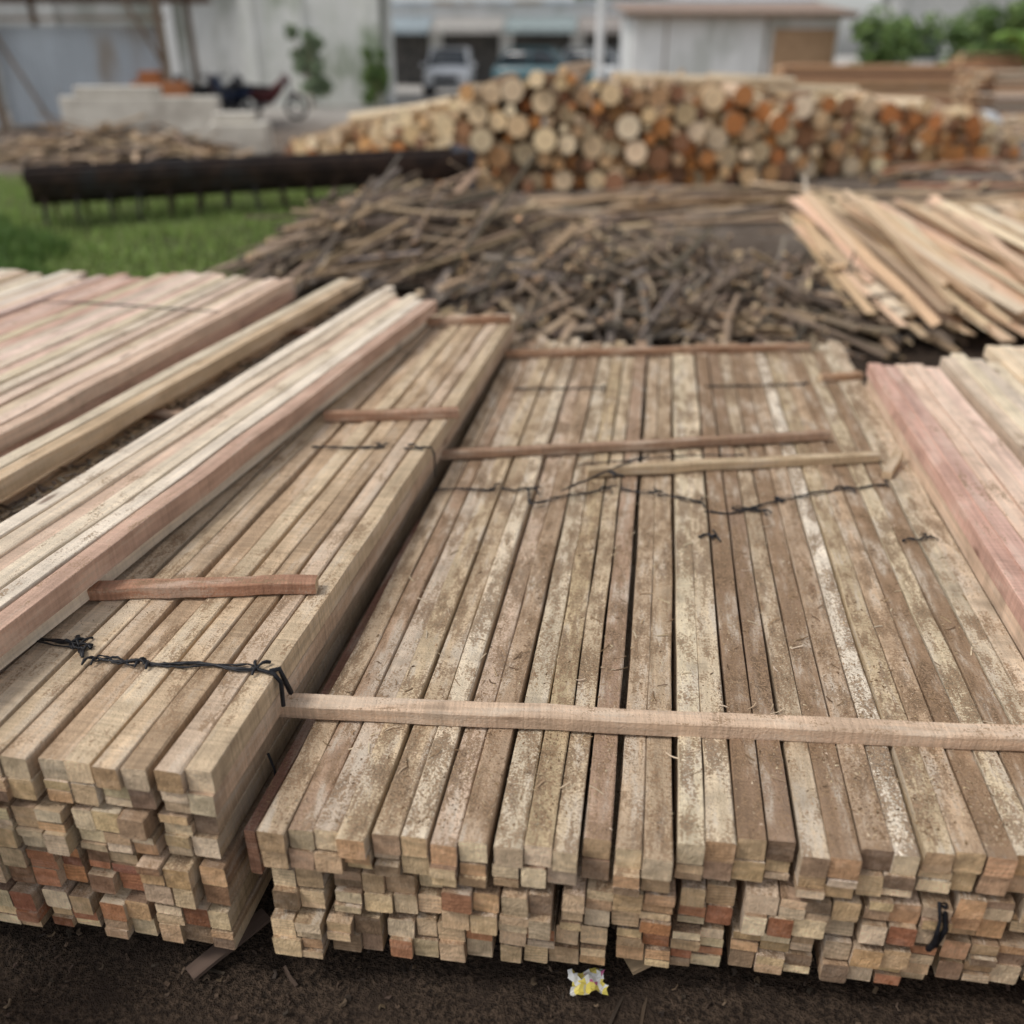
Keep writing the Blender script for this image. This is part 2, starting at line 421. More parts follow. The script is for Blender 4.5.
# ------------------------------------------------------------------ ground
def gh(x,y):
    d=math.hypot(x,y)
    a=.02+.03*min(1,max(0,(y-4.5)/4))
    if d>60: a*=.2
    return -.012+a*(noise.noise(Vector((x*.8,y*.8,0)))+.5*noise.noise(Vector((x*3,y*3,5))))+(.010*noise.noise(Vector((x*13,y*13,2))) if d<6 else 0)
def axis(n,span,k):
    return [math.sinh(k*(2*i/n-1))/math.sinh(k)*span for i in range(n+1)]
ax=axis(240,300,7.0); ay=[v+2.0 for v in axis(240,300,7.0)]
V=[(x,y,gh(x,y)) for y in ay for x in ax]; nx=len(ax)
F=[(j*nx+i,j*nx+i+1,(j+1)*nx+i+1,(j+1)*nx+i) for j in range(nx-1) for i in range(nx-1)]
me=bpy.data.meshes.new('ground'); me.from_pydata(V,[],F)
g=bpy.data.objects.new('ground',me); scene.collection.objects.link(g)
m,nt,P=newmat('dirt_ground'); n=N(nt)
tc=n.node('ShaderNodeTexCoord').outputs['Object']; sp=n.node('ShaderNodeSeparateXYZ'); n.link(tc,sp.inputs[0])
big=n.noise(tc,.5,4,.7); mid=n.noise(tc,7,5,.7); fin=n.noise(tc,90,3,.75)
near=n.mix(n.ramp(fin,.35,.7),(.028,.02,.015,1),(.12,.083,.058,1))
near=n.mix(n.ramp(mid,.45,.7),near,(.05,.035,.026,1))
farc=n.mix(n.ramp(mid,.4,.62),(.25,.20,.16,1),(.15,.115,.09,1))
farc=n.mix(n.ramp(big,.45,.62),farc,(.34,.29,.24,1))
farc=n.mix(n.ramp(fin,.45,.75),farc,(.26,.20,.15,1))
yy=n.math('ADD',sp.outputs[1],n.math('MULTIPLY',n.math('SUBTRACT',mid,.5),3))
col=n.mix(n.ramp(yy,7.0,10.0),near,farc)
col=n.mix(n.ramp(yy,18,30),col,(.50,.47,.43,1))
gx=n.math('ADD',sp.outputs[0],n.math('MULTIPLY',n.math('SUBTRACT',mid,.5),2))
gm=n.math('MULTIPLY',n.ramp(gx,-3.1,-3.7),n.math('MULTIPLY',n.ramp(yy,4.2,5),n.ramp(yy,13.2,11.6)))
col=n.mix(n.math('MULTIPLY',gm,.85),col,(.09,.12,.035,1))
n.link(col,P.inputs['Base Color']); P.inputs['Roughness'].default_value=.95; P.inputs['Specular IOR Level'].default_value=.15
b=n.node('ShaderNodeBump'); b.inputs['Strength'].default_value=1; b.inputs['Distance'].default_value=.02
n.link(fin,b.inputs['Height']); n.link(b.outputs[0],P.inputs['Normal'])
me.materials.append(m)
mb=MB()
for i in range(2600):
    x=U(-1.6,1.5);y=U(.7,1.7)
    nearz=i<=1300
    if not nearz: x=U(-4.5,6); y=U(4.2,10)
    a=U(0,3.14); l=U(.004,.016) if nearz else U(.02,.14)
    if nearz and R.random()<.03: l=U(.03,.12)
    z=gh(x,y)+.003
    mb.beam((x,y,z),(x+l*math.cos(a),y+l*math.sin(a),z+U(-.004,.008)),U(.002,.007)*(1 if nearz else 3),.003,pick([(.10,.07,.05),(.06,.045,.035),(.13,.09,.06),(.08,.055,.04)],.3),segs=2,jit=.0015 if nearz else .003,bow=.004)
mb.build('wood_chips',[M_scrap])
mb=MB(); mb.beam((.03,1.17,.03),(.13,1.23,.065),.05,.012,(.40,.29,.18),segs=3); mb.beam((-.80,1.02,.015),(-.70,1.16,.03),.035,.008,(.13,.09,.07),segs=3)
mb.build('wood_offcut',[M_scrap,M_scrapend])
mb=MB(); nn=9
Wc=[(.75,.72,.68),(.72,.60,.14),(.50,.13,.26),(.74,.73,.70)]
for j in range(nn+1):
    for i in range(nn+1):
        x=(i/nn-.5)*.065*(1+.1*math.sin(j));y=(j/nn-.5)*.042
        mb.V.append((x+U(-.003,.003),y+U(-.002,.002),.02+.018*noise.noise(Vector((x*60,y*60,3)))+U(-.003,.003)+y*.35))
for j in range(nn):
    for i in range(nn):
        q=noise.noise(Vector((i*.3,j*.33,9)))
        c=Wc[1] if q>.2 else Wc[2] if q>.08 else Wc[3] if q>-.25 else Wc[1]
        mb.face((j*(nn+1)+i,j*(nn+1)+i+1,(j+1)*(nn+1)+i+1,(j+1)*(nn+1)+i),c)
mb.build('snack_wrapper',[attr_mat('printed_foil',.35,.1,40)],loc=(-.04,1.125,.0),rotz=.3)

# ------------------------------------------------------------------ scrap piles
DARK=[(.20,.15,.11),(.14,.105,.08),(.26,.20,.15),(.32,.24,.17),(.10,.08,.06),(.24,.20,.165)]
MIDC=[(.46,.34,.22),(.52,.39,.26),(.38,.27,.17),(.42,.31,.22)]
def scrap(name,cx,cy,rx,ry,H,n,yaw,ys,lr,cols,wr=(.02,.06),hr=(.006,.022),pitch=.16):
    mb=MB()
    for i in range(n):
        while True:
            a,b=U(-1,1),U(-1,1)
            if a*a+b*b<1: break
        env=H*max(0,1-(a*a+b*b))**.7*(1+.35*noise.noise(Vector((a*3,b*3,cx))))
        q=R.random()**.55
        x=cx+a*rx;y=cy+b*ry;z=.015+env*q+gh(x,y)
        th=R.gauss(yaw,ys); L=U(*lr); p=R.gauss(0,pitch)
        slope=(a*math.cos(th)*H/rx+b*math.sin(th)*H/ry)*.7
        dz=L/2*(math.sin(p)-slope)
        dx,dy=math.cos(th)*L/2,math.sin(th)*L/2
        z=max(z,abs(dz)*.8+.01)
        mb.beam((x-dx,y-dy,z-dz),(x+dx,y+dy,z+dz),U(*wr),U(*hr),pick(cols,.2),pick(ENDS),segs=3,bow=.03,roll=R.gauss(0,.4),jit=.002,taper=U(.5,1.1))
    return mb.build(name,[M_scrap,M_scrapend])
scrap('scrap_wood_pile',-2.15,7.7,1.15,1.4,.55,420,1.0,.5,(.5,1.5),DARK+DARK+MIDC)
scrap('scrap_wood_pile',-.2,6.55,1.5,1.05,.32,900,.9,.9,(.15,.65),DARK+DARK+DARK+MIDC[:2],(.015,.06),(.006,.03),.3)
scrap('scrap_wood_pile',1.0,6.3,.9,.8,.20,260,2.2,.6,(.2,.9),DARK+MIDC)
scrap('scrap_wood_pile',1.6,11.0,2.8,1.3,.14,90,.35,.3,(1.0,3.0),MIDC+MIDC+DARK+TAN,(.04,.12),(.012,.03),.03)
scrap('scrap_wood_pile',6.0,14.0,3.0,2.4,.15,110,.5,.4,(1.0,2.6),MIDC+DARK+RED+TAN,(.04,.12),(.012,.03),.03)
scrap('scrap_wood_pile',-9.0,14.4,2.2,1.0,.50,280,.2,.7,(.5,1.5),MIDC+DARK+TAN,(.03,.08),(.01,.03),.15)
scrap('scrap_wood_pile',-1.3,9.3,1.4,.9,.12,70,.3,.7,(.5,1.6),MIDC+DARK,(.03,.08),(.01,.03),.05)
mb=MB()
FR=[(.70,.53,.35),(.76,.62,.44),(.66,.48,.31),(.60,.41,.26),(.72,.50,.35),(.52,.38,.25)]
for i in range(360):
    r=R.random()**.95; q=R.random()
    xt=1.0+3.1*r; yt=8.15+.5*r+U(-.5,.35); zt=.14+.40*q*(1-.25*r)
    L=U(1.6,2.5); dx=.45+.05*r+R.gauss(0,.16)
    zb=.05+.20*q
    mb.beam((xt,yt,zt),(xt+dx,yt-L,zb),U(.04,.10),U(.008,.018),pick(FR,.15),pick(ENDS),segs=4,bow=.04,roll=R.gauss(0,.3),jit=.002,taper=U(.7,1.1))
mb.beam((1.15,8.6,.62),(1.1,7.3,.25),.03,.02,(.5,.42,.33),segs=3)
mb.build('plank_pile',[M_scrap,M_scrapend])
mb=MB()
for (a,b) in (((-3.1,6.5,.2),(-1.9,8.9,.55)),((-2.0,7.2,.35),(-1.75,8.6,.62)),((-1.5,6.0,.15),(-.55,7.8,.32)),((-1.0,6.2,.2),(-.7,7.3,.38)),((-1.8,6.2,.2),(-.9,7.3,.4)),((-3.2,7.4,.2),(-1.5,8.0,.55)),((1.1,6.8,.3),(1.6,6.0,.12))):
    mb.beam(a,b,U(.05,.08),.018,pick(MIDC+TAN),pick(ENDS),segs=5,bow=.03,roll=U(-.3,.3))
mb.build('scrap_slab_boards',[M_scrap,M_scrapend])

# ------------------------------------------------------------------ rusty steel trough with tines
M_rust=noisy_mat('rusty_steel',(.035,.025,.022),(.08,.05,.038),5,rough=.75,metal=.2,bump=.5,c3=(.055,.05,.05))
A=Vector((-6.45,8.75,0));B=Vector((-2.5,11.45,0)); Ld=(B-A).length
tr=empty('steel_trough',A,math.atan2(B.y-A.y,B.x-A.x))
mb=MB(); ns=24; prof=[]
for k in range(13):
    a=math.pi*(1.05+ .9*k/12); prof.append((math.cos(a)*.30,.48+math.sin(a)*.30))
prof2=[(y*.93,.48+(z-.48)*.93) for y,z in prof]
full=prof+prof2[::-1]
for i in range(ns+1):
    x=Ld*i/ns
    for (y,z) in full: mb.V.append((x,y+U(-.006,.006),z+U(-.006,.006)))
K=len(full)
for i in range(ns):
    for j in range(K): mb.face((i*K+j,(i+1)*K+j,(i+1)*K+(j+1)%K,i*K+(j+1)%K),(.1,.1,.1))
mb.face(tuple(range(K)),(.1,.1,.1)); mb.face(tuple(ns*K+i for i in reversed(range(K))),(.1,.1,.1))
mb.build('trough_shell',[M_rust],parent=tr)
mb=MB()
for s in (-1,1):
    mb.box(-.03,Ld+.03,s*.29-.035,s*.29+.035,.42,.53)
mb.build('rim_angles',[M_rust],parent=tr,bevel=.006)
mb=MB(); t=.12
while t<Ld:
    mb.beam((t,-.2,.30),(t+U(-.04,.04),-.26,-.02),.05,.03,(.1,.1,.1),segs=3,jit=.003,taper=.5)
    mb.beam((t+.08,.2,.30),(t+.08,.22,-.02),.05,.03,(.1,.1,.1),segs=3,jit=.003,taper=.5)
    t+=.30
for x in (.1,Ld*.5,Ld-.1): mb.box(x-.02,x+.02,-.25,.25,.44,.48)
mb.build('tines',[M_rust],parent=tr)
mb=MB(); mb.box(Ld-.05,Ld+.02,-.33,.33,.10,.56); mb.build('end_plate',[noisy_mat('blue_worn_paint',(.05,.09,.14),(.09,.06,.045),9)],parent=tr,bevel=.01)

# ------------------------------------------------------------------ grass
M_grass=attr_mat('grass_blades',.6,.25,6,transl=.35)
mb=MB()
def blade(x,y,h,w,c):
    a=U(0,6.28); z=gh(x,y)-.005; b=len(mb.V); lx,ly=R.gauss(0,.35)*h,R.gauss(0,.35)*h
    dx,dy=math.cos(a)*w,math.sin(a)*w
    mb.V+= [(x-dx,y-dy,z),(x+dx,y+dy,z),(x+dx*.7+lx*.4,y+dy*.7+ly*.4,z+h*.6),(x-dx*.7+lx*.4,y-dy*.7+ly*.4,z+h*.6),(x+lx,y+ly,z+h)]
    mb.face((b,b+1,b+2,b+3),c); mb.face((b+3,b+2,b+4),c)
GR=[(.27,.40,.10),(.34,.46,.13),(.21,.31,.08),(.40,.50,.19),(.33,.36,.15)]
cnt=0
while cnt<28000:
    x=U(-11,-3.0);y=U(4.8,12.4)
    e=noise.noise(Vector((x*.9,y*.9,3)))
    if x>-3.5+e*.5-.15*(y-8) or y>11.6+e: continue
    d=.5+.7*noise.noise(Vector((x*1.7,y*1.7,11)))
    if R.random()>d+.3: continue
    cnt+=1
    blade(x,y,U(.04,.11)*(1+.5*e),U(.005,.011),pick(GR,.2))
for (cx,cy,rr,hh) in ((-5.9,7.2,.7,.34),(-6.9,8.1,.5,.3),(-5.2,6.2,.5,.25)):
    for i in range(1600):
        a=U(0,6.28);r=rr*math.sqrt(R.random()); blade(cx+r*math.cos(a),cy+r*math.sin(a),hh*U(.4,1)*(1-.5*(r/rr)**2),U(.008,.018),pick([(.10,.18,.05),(.14,.23,.06),(.18,.27,.08)],.2))
mb.build('grass',[M_grass])

# ------------------------------------------------------------------ log pile
m,nt,P=newmat('log_end'); n=N(nt)
col=n.node('ShaderNodeAttribute',attribute_name='Col').outputs['Color']
uv=n.node('ShaderNodeUVMap',uv_map='UVMap').outputs[0]
ln=n.node('ShaderNodeVectorMath',operation='LENGTH'); n.link(uv,ln.inputs[0]); rad=ln.outputs['Value']
tc=n.node('ShaderNodeTexCoord').outputs['Object']
nz=n.noise(tc,9,3,.7)
rr=n.math('ADD',rad,n.math('MULTIPLY',nz,.12))
rings=n.math('SINE',n.math('MULTIPLY',rr,60))
k=n.math('ADD',n.math('MULTIPLY',rings,.07),n.math('ADD',n.math('MULTIPLY',nz,.5),.80))
gc=n.node('ShaderNodeCombineColor'); [n.link(k,gc.inputs[i]) for i in range(3)]
bs=n.mix(1.0,col,gc.outputs[0],'MULTIPLY')
bs=n.mix(n.math('MULTIPLY',n.ramp(rr,.45,.1),.35),bs,(.36,.17,.06,1))
bs=n.mix(n.ramp(rad,.90,.97),bs,(.14,.085,.05,1))
n.link(bs,P.inputs['Base Color']); P.inputs['Roughness'].default_value=.85
M_logend=m
poly=[(-6.0,14.4,.28),(-4.1,12.9,.74),(-2.85,12.2,.92),(-2.4,11.9,1.26),(-1.6,12.0,1.36),(-.25,12.2,1.22),(1.2,13.2,1.08),(2.7,14.6,1.02),(4.0,15.8,.80),(5.0,16.8,.62),(5.6,17.3,.3)]
seg=[];S=0
for i in range(len(poly)-1):
    l=math.hypot(poly[i+1][0]-poly[i][0],poly[i+1][1]-poly[i][1]); seg.append((S,S+l)); S+=l
def at(s):
    for i,(a,b) in enumerate(seg):
        if s<=b or i==len(seg)-1:
            t=(s-a)/(b-a); p=poly[i];q=poly[i+1]
            tx,ty=(q[0]-p[0])/(b-a),(q[1]-p[1])/(b-a)
            return p[0]+(q[0]-p[0])*t,p[1]+(q[1]-p[1])*t,p[2]+(q[2]-p[2])*t,tx,ty
circ=[]
for rlo,rhi,tries in ((.115,.15,350),(.095,.12,2500),(.075,.095,6000),(.055,.075,9000),(.04,.055,7000)):
    for _ in range(tries):
        s=U(0,S); r=U(rlo,rhi); H=at(s)[2]+.05*math.sin(s*5)+.04*math.sin(s*13)
        z=U(r,max(r+.001,H-r*.6))
        if R.random()<.25: z=r
        if all((s-a)**2+(z-b)**2>(r+c)**2*.93 for a,b,c in circ): circ.append((s,z,r))
mb=MB()
LE=[(.82,.63,.40),(.74,.52,.30),(.84,.68,.46),(.68,.45,.24),(.78,.58,.36)]
LO=[(.62,.27,.09),(.54,.21,.07),(.64,.36,.16),(.34,.17,.09),(.26,.14,.08)]
def putlog(s,z,r,rec,L,shadek=1):
    x,y,H,tx,ty=at(s)
    nxn,nyn=ty,-tx
    ax_=Vector((nxn*.35,nyn*.35-.75,0)).normalized()
    ax_=Vector((ax_.x+R.gauss(0,.07),ax_.y,R.gauss(0,.04))).normalized()
    p=Vector((x,y,z))+ax_*(U(-.2,.2)-rec)
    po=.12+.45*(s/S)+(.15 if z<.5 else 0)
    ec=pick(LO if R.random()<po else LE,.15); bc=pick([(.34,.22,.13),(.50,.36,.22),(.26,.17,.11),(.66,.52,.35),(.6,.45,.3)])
    ec=tuple(k*shadek for k in ec)  # recessed logs: shade of the pile's interior put into the end colour
    mb.cyl(p,p-ax_*L,r,r*U(.85,.98),bc,n=14,endcol=ec,rj=.08,segs=2)
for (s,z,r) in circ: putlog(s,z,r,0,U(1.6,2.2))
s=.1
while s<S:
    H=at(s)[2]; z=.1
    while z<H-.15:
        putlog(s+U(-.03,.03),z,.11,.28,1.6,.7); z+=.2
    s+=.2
for (a,b,r) in (((-.8,12.6,1.28),(.3,13.3,1.22),.08),((-.3,12.9,1.27),(1.3,14.3,1.18),.07),((1.2,14.2,1.10),(2.6,15.3,1.06),.08),((-4.6,13.6,.72),(-3.2,12.7,.93),.07),((-3.9,13.5,.80),(-2.9,12.7,1.0),.07),((.4,13.6,1.26),(1.6,14.5,1.2),.07)):
    mb.cyl(a,b,r,r*.85,(.72,.58,.40),n=14,endcol=(.6,.46,.3),rj=.04,segs=2)
M_bk=attr_mat('peeled_log_bark',.9,.45,12)
mb.build('log_pile',[M_bk,M_logend])

# ------------------------------------------------------------------ buildings
M_conc=noisy_mat('stained_concrete',(.68,.68,.66),(.52,.53,.52),.8,bump=.2,c3=(.28,.29,.25),stretch=(1,1,.5))
M_white=noisy_mat('weathered_white_plaster',(.82,.82,.81),(.74,.74,.73),2,bump=.15,c3=(.58,.59,.56),stretch=(1,1,.4))
M_tin=noisy_mat('corrugated_tin',(.62,.68,.74),(.52,.57,.62),1.2,rough=.55,metal=.1,bump=.1,c3=(.40,.36,.32),stretch=(1,1,.3))
M_post=noisy_mat('shed_post_wood',(.30,.22,.16),(.20,.15,.11),10,stretch=(1,1,.2),bump=.1)
M_dark=noisy_mat('dark_interior',(.05,.05,.05),(.12,.11,.10),3,bump=0)
M_roof=noisy_mat('rusty_roof_sheet',(.28,.20,.16),(.34,.26,.21),3,metal=.1,bump=0)
M_glass=noisy_mat('window_glass',(.03,.04,.05),(.05,.06,.07),2,rough=.12,spec=.6,bump=0)
def corr(name,w,h,parent,loc,rotz=0,mat=None,pitch=.09,amp=.02,flat=None):
    mb=MB(); n_=int(w/pitch*4)
    for i in range(n_+1):
        x=w*i/n_; d=amp*math.sin(2*math.pi*x/pitch)
        if flat is None: mb.V+=[(x,d,0),(x,d,h)]
        else: mb.V+=[(x,0,d),(x,h,d+flat)]
    for i in range(n_): mb.face((2*i,2*i+2,2*i+3,2*i+1),(.5,.5,.5))
    return mb.build(name,[mat or M_tin],parent=parent,loc=loc,rotz=rotz,smooth=True)
sh=empty('storage_shed',(-16.2,18.6,0),.28)
corr('back_sheets',3.4,1.9,sh,(2.1,0,.15)); corr('left_sheets',2.0,1.7,sh,(0,-.12,.1))
mb=MB()
for x in (0,2.0,5.55): mb.beam((x,-.2,0),(x+U(-.03,.03),-.2,3.2),.14,.14,(.2,.2,.2),segs=4,jit=.005)
mb.beam((3.1,-.25,0),(2.1,-.22,2.2),.08,.05,(.2,.2,.2)); mb.beam((-.1,-.2,2.15),(5.7,-.2,2.2),.10,.06,(.2,.2,.2)); mb.beam((-.1,-.2,1.1),(2.0,-.22,1.2),.08,.05,(.2,.2,.2)); mb.beam((4.7,-.3,3.0),(5.5,-.3,1.4),.09,.06,(.2,.2,.2))
for x in (0,2.0,5.55): mb.beam((x,3.0,0),(x,3.0,2.7),.12,.12,(.2,.2,.2),segs=3)
mb.build('posts',[M_post],parent=sh)
corr('roof',6.4,4.2,sh,(-.3,-.7,3.1),mat=M_roof,flat=-.5)
wh=empty('concrete_warehouse',(-22,27.0,0),.30)
mb=MB(); mb.box(0,13.6,0,9,0,5.2); mb.build('walls',[M_conc],parent=wh,bevel=.02)
mb=MB()
for x in (0,3.4,6.8,10.2,13.4): mb.box(x-.02,x+.25,-.14,-.003,0,5.0)
mb.box(-.1,13.8,-.2,-.003,5.02,5.25); mb.build('pilasters',[M_white],parent=wh,bevel=.01)
mb=MB()
for x in (1.2,4.8,8.2): mb.box(x,x+1.2,-.05,-.004,3.2,4.1)
mb.build('windows',[M_glass],parent=wh)
mb=MB(); mb.box(-.3,14,-.4,9.3,5.27,5.42); mb.build('roof',[M_roof],parent=wh)
bw=empty('boundary_wall',(-12.9,29.6,0),.22)
mb=MB(); mb.box(0,3.3,0,.2,0,3.1); mb.box(3.3,3.8,-.1,.3,0,3.5); mb.box(-.4,0,-.1,.3,0,3.5); mb.box(1.2,1.5,-.1,-.003,0,3.1); mb.box(3.25,3.85,-.15,.35,3.502,3.62); mb.box(-.45,.05,-.15,.35,3.502,3.62)
M_gw=noisy_mat('mossy_white_wall',(.80,.80,.77),(.70,.71,.66),1.4,bump=.15,c3=(.33,.38,.28),stretch=(1,1,.5))
mb.build('wall_and_pillars',[M_gw],parent=bw,bevel=.015)
sr=empty('shop_row',(-16,50,0),.06)
mb=MB(); mb.box(0,22,0,8,0,3.6); mb.build('walls',[M_white],parent=sr)
mb=MB()
for i in range(6): mb.box(.5+i*3.6,3.4+i*3.6,-.05,-.004,0,2.5)
mb.build('shop_openings',[M_dark],parent=sr)
for i,c in enumerate([(.36,.42,.45),(.45,.43,.4),(.34,.40,.40),(.40,.36,.33),(.5,.52,.54),(.35,.37,.42)]):
    mb=MB(); x=.2+i*3.6
    mb.V+=[(x,-.02,3.1),(x+3.5,-.02,3.1),(x+3.5,-1.6,2.55),(x,-1.6,2.55),(x,-1.62,2.3),(x+3.5,-1.62,2.3)]
    mb.face((0,1,2,3),c); mb.face((3,2,5,4),c)
    mb.build('awning_%d'%i,[noisy_mat('awning_cloth_%d'%i,c,tuple(k*.7 for k in c),4,bump=0)],parent=sr)
mb=MB(); mb.box(-.3,22.3,-.3,8.3,3.62,3.8); mb.build('roof',[M_tin],parent=sr)
wb=empty('site_office',(-1.75,38.0,0),.16)
mb=MB(); mb.box(0,7.6,0,4.5,0,2.75); mb.build('walls',[M_white],parent=wb,bevel=.02)
mb=MB(); mb.box(5.2,7.5,-.08,-.004,.1,2.3); mb.build('timber_panel',[noisy_mat('ply_door',(.46,.30,.18),(.38,.24,.14),4,bump=0)],parent=wb)
mb=MB(); mb.box(1.2,1.25,-.05,-.004,0,2.7); mb.box(4.9,4.97,-.05,-.004,0,2.7); mb.build('wall_battens',[M_post],parent=wb)
corr('roof',8.6,5.6,wb,(-.5,-.7,2.80),mat=M_roof,flat=.55,pitch=.2,amp=.03)
mb=MB(); mb.box(-.4,8.0,-.62,-.56,2.62,2.80); mb.build('fascia',[M_post],parent=wb)
hs=empty('brick_house',(10,52,0),-.1)
mb=MB(); mb.box(0,16,0,8,0,4.5); mb.build('walls',[M_conc],parent=hs)
mb=MB(); mb.V+=[(-.5,-.6,4.5),(16.5,-.6,4.5),(16.5,8.6,4.5),(-.5,8.6,4.5),(-.5,4,6.6),(16.5,4,6.6)]
for f in ((0,1,5,4),(2,3,4,5),(1,2,5),(3,0,4),(0,3,2,1)): mb.face(f,(.3,.15,.1))
mb.build('roof',[M_roof],parent=hs)
mb=MB()
for i in range(5): mb.box(1+i*3,2.4+i*3,-.05,-.004,1.2,2.6)
mb.build('windows',[M_glass],parent=hs)
def rough_block(name,loc,rz,boxes,mat):
    mb=MB()
    for q in boxes: mb.box(*q)
    return mb.build(name,[mat],loc=loc,rotz=rz,bevel=.03)
M_cem=noisy_mat('pale_cement',(.72,.68,.60),(.60,.56,.49),3,bump=.4,c3=(.48,.44,.38))
rough_block('low_cement_wall',(-11.7,17.3,0),.2,[(0,3.0,0,.35,0,.80),(.3,1.9,.02,.33,.802,.98)],M_cem)
rough_block('cement_block',(-7.75,15.4,0),.25,[(0,.95,0,.6,0,.50),(.08,.75,.06,.5,.502,.66)],M_cem)
mx=empty('orange_machine',(-11.5,19.6,0),.2)
M_or=noisy_mat('worn_orange_paint',(.55,.20,.07),(.40,.17,.08),6,rough=.5,bump=0)
mb=MB(); mb.box(0,1.1,0,.6,.55,1.0); mb.box(.15,.6,.1,.5,1.002,1.2); mb.build('housing',[M_or],parent=mx,bevel=.04)
mb=MB()
for x in (.15,.95):
    for y in (-.05,.65): mb.cyl((x,y-.05,.26),(x,y+.05,.26),.26,.26,(.02,.02,.02),n=16)
mb.box(.05,1.05,.08,.52,.35,.548); mb.build('chassis',[M_black],parent=mx)
M_body=[noisy_mat('motorcycle_paint_%d'%i,c,tuple(k*.8 for k in c),4,rough=.3,bump=0) for i,c in enumerate([(.05,.05,.06),(.12,.03,.03),(.04,.06,.12)])]
M_met=noisy_mat('grey_metal',(.35,.35,.36),(.25,.25,.25),8,rough=.35,metal=.8,bump=0)
def torus(mb,c,r,t,n1=20,n2=8):
    b=len(mb.V)
    for i in range(n1):
        a=2*math.pi*i/n1
        for j in range(n2):
            q=2*math.pi*j/n2; rr=r+t*math.cos(q)
            mb.V.append((c[0]+rr*math.cos(a),c[1]+t*math.sin(q),c[2]+rr*math.sin(a)))
    for i in range(n1):
        for j in range(n2): mb.face((b+i*n2+j,b+((i+1)%n1)*n2+j,b+((i+1)%n1)*n2+(j+1)%n2,b+i*n2+(j+1)%n2),(.02,.02,.02))
def motorcycle(x,y,rz,mi):
    e=empty('motorcycle',(x,y,0),rz)
    mb=MB(); torus(mb,(0,0,.29),.25,.045); torus(mb,(1.22,0,.29),.25,.045); mb.build('tyres',[M_black],parent=e,smooth=True)
    mb=MB()
    mb.cyl((1.22,.07,.29),(1.0,.07,.98),.022,.022,(.3,.3,.3)); mb.cyl((1.22,-.07,.29),(1.0,-.07,.98),.022,.022,(.3,.3,.3))
    mb.cyl((.98,-.34,1.03),(.98,.34,1.03),.016,.016,(.3,.3,.3)); mb.cyl((-.1,-.13,.3),(.55,-.13,.33),.045,.03,(.3,.3,.3)); mb.cyl((0,0,.29),(.5,0,.4),.03,.03,(.3,.3,.3))
    for k in range(6):
        a=k*math.pi/3
        for cx in (0,1.22): mb.cyl((cx,0,.29),(cx+.24*math.cos(a),0,.29+.24*math.sin(a)),.008,.008,(.3,.3,.3),n=5)
    mb.cyl((.95,.2,1.03),(.92,.3,1.22),.008,.008,(.3,.3,.3),n=5); mb.cyl((.95,-.2,1.03),(.92,-.3,1.22),.008,.008,(.3,.3,.3),n=5)
    mb.build('metalwork',[M_met],parent=e)
    mb=MB(); 
    def hull(sts):
        b=len(mb.V); K=8
        for (px,pz,wy,hz) in sts:
            for k in range(K):
                a=2*math.pi*k/K; mb.V.append((px,wy*math.cos(a),pz+hz*math.sin(a)))
        for i in range(len(sts)-1):
            for k in range(K): mb.face((b+i*K+k,b+(i+1)*K+k,b+(i+1)*K+(k+1)%K,b+i*K+(k+1)%K),(.1,.1,.1))
        mb.face(tuple(b+k for k in range(K)),(.1,.1,.1)); mb.face(tuple(b+(len(sts)-1)*K+k for k in reversed(range(K))),(.1,.1,.1))
    hull([(-.35,.72,.04,.04),(-.1,.68,.11,.10),(.35,.55,.13,.16),(.6,.55,.10,.2),(.85,.75,.10,.18),(1.0,.95,.10,.12),(1.12,.92,.05,.05)])
    hull([(1.0,.56,.05,.02),(1.22,.61,.07,.03),(1.45,.52,.05,.02)])
    mb.build('bodywork',[M_body[mi]],parent=e,smooth=True)
    mb=MB(); 
    hull([(-.3,.80,.06,.02),(-.1,.80,.12,.05),(.3,.76,.12,.05),(.6,.76,.08,.03)]); mb.build('seat',[M_black],parent=e,smooth=True)
for i,(x,y,rz) in enumerate(((-11.4,22.4,2.5),(-11.0,22.9,2.3),(-10.4,22.6,2.7),(-11.9,23.4,.4),(-10.8,23.8,.2),(-10.2,21.4,2.2))): motorcycle(x,y,rz,i%3)
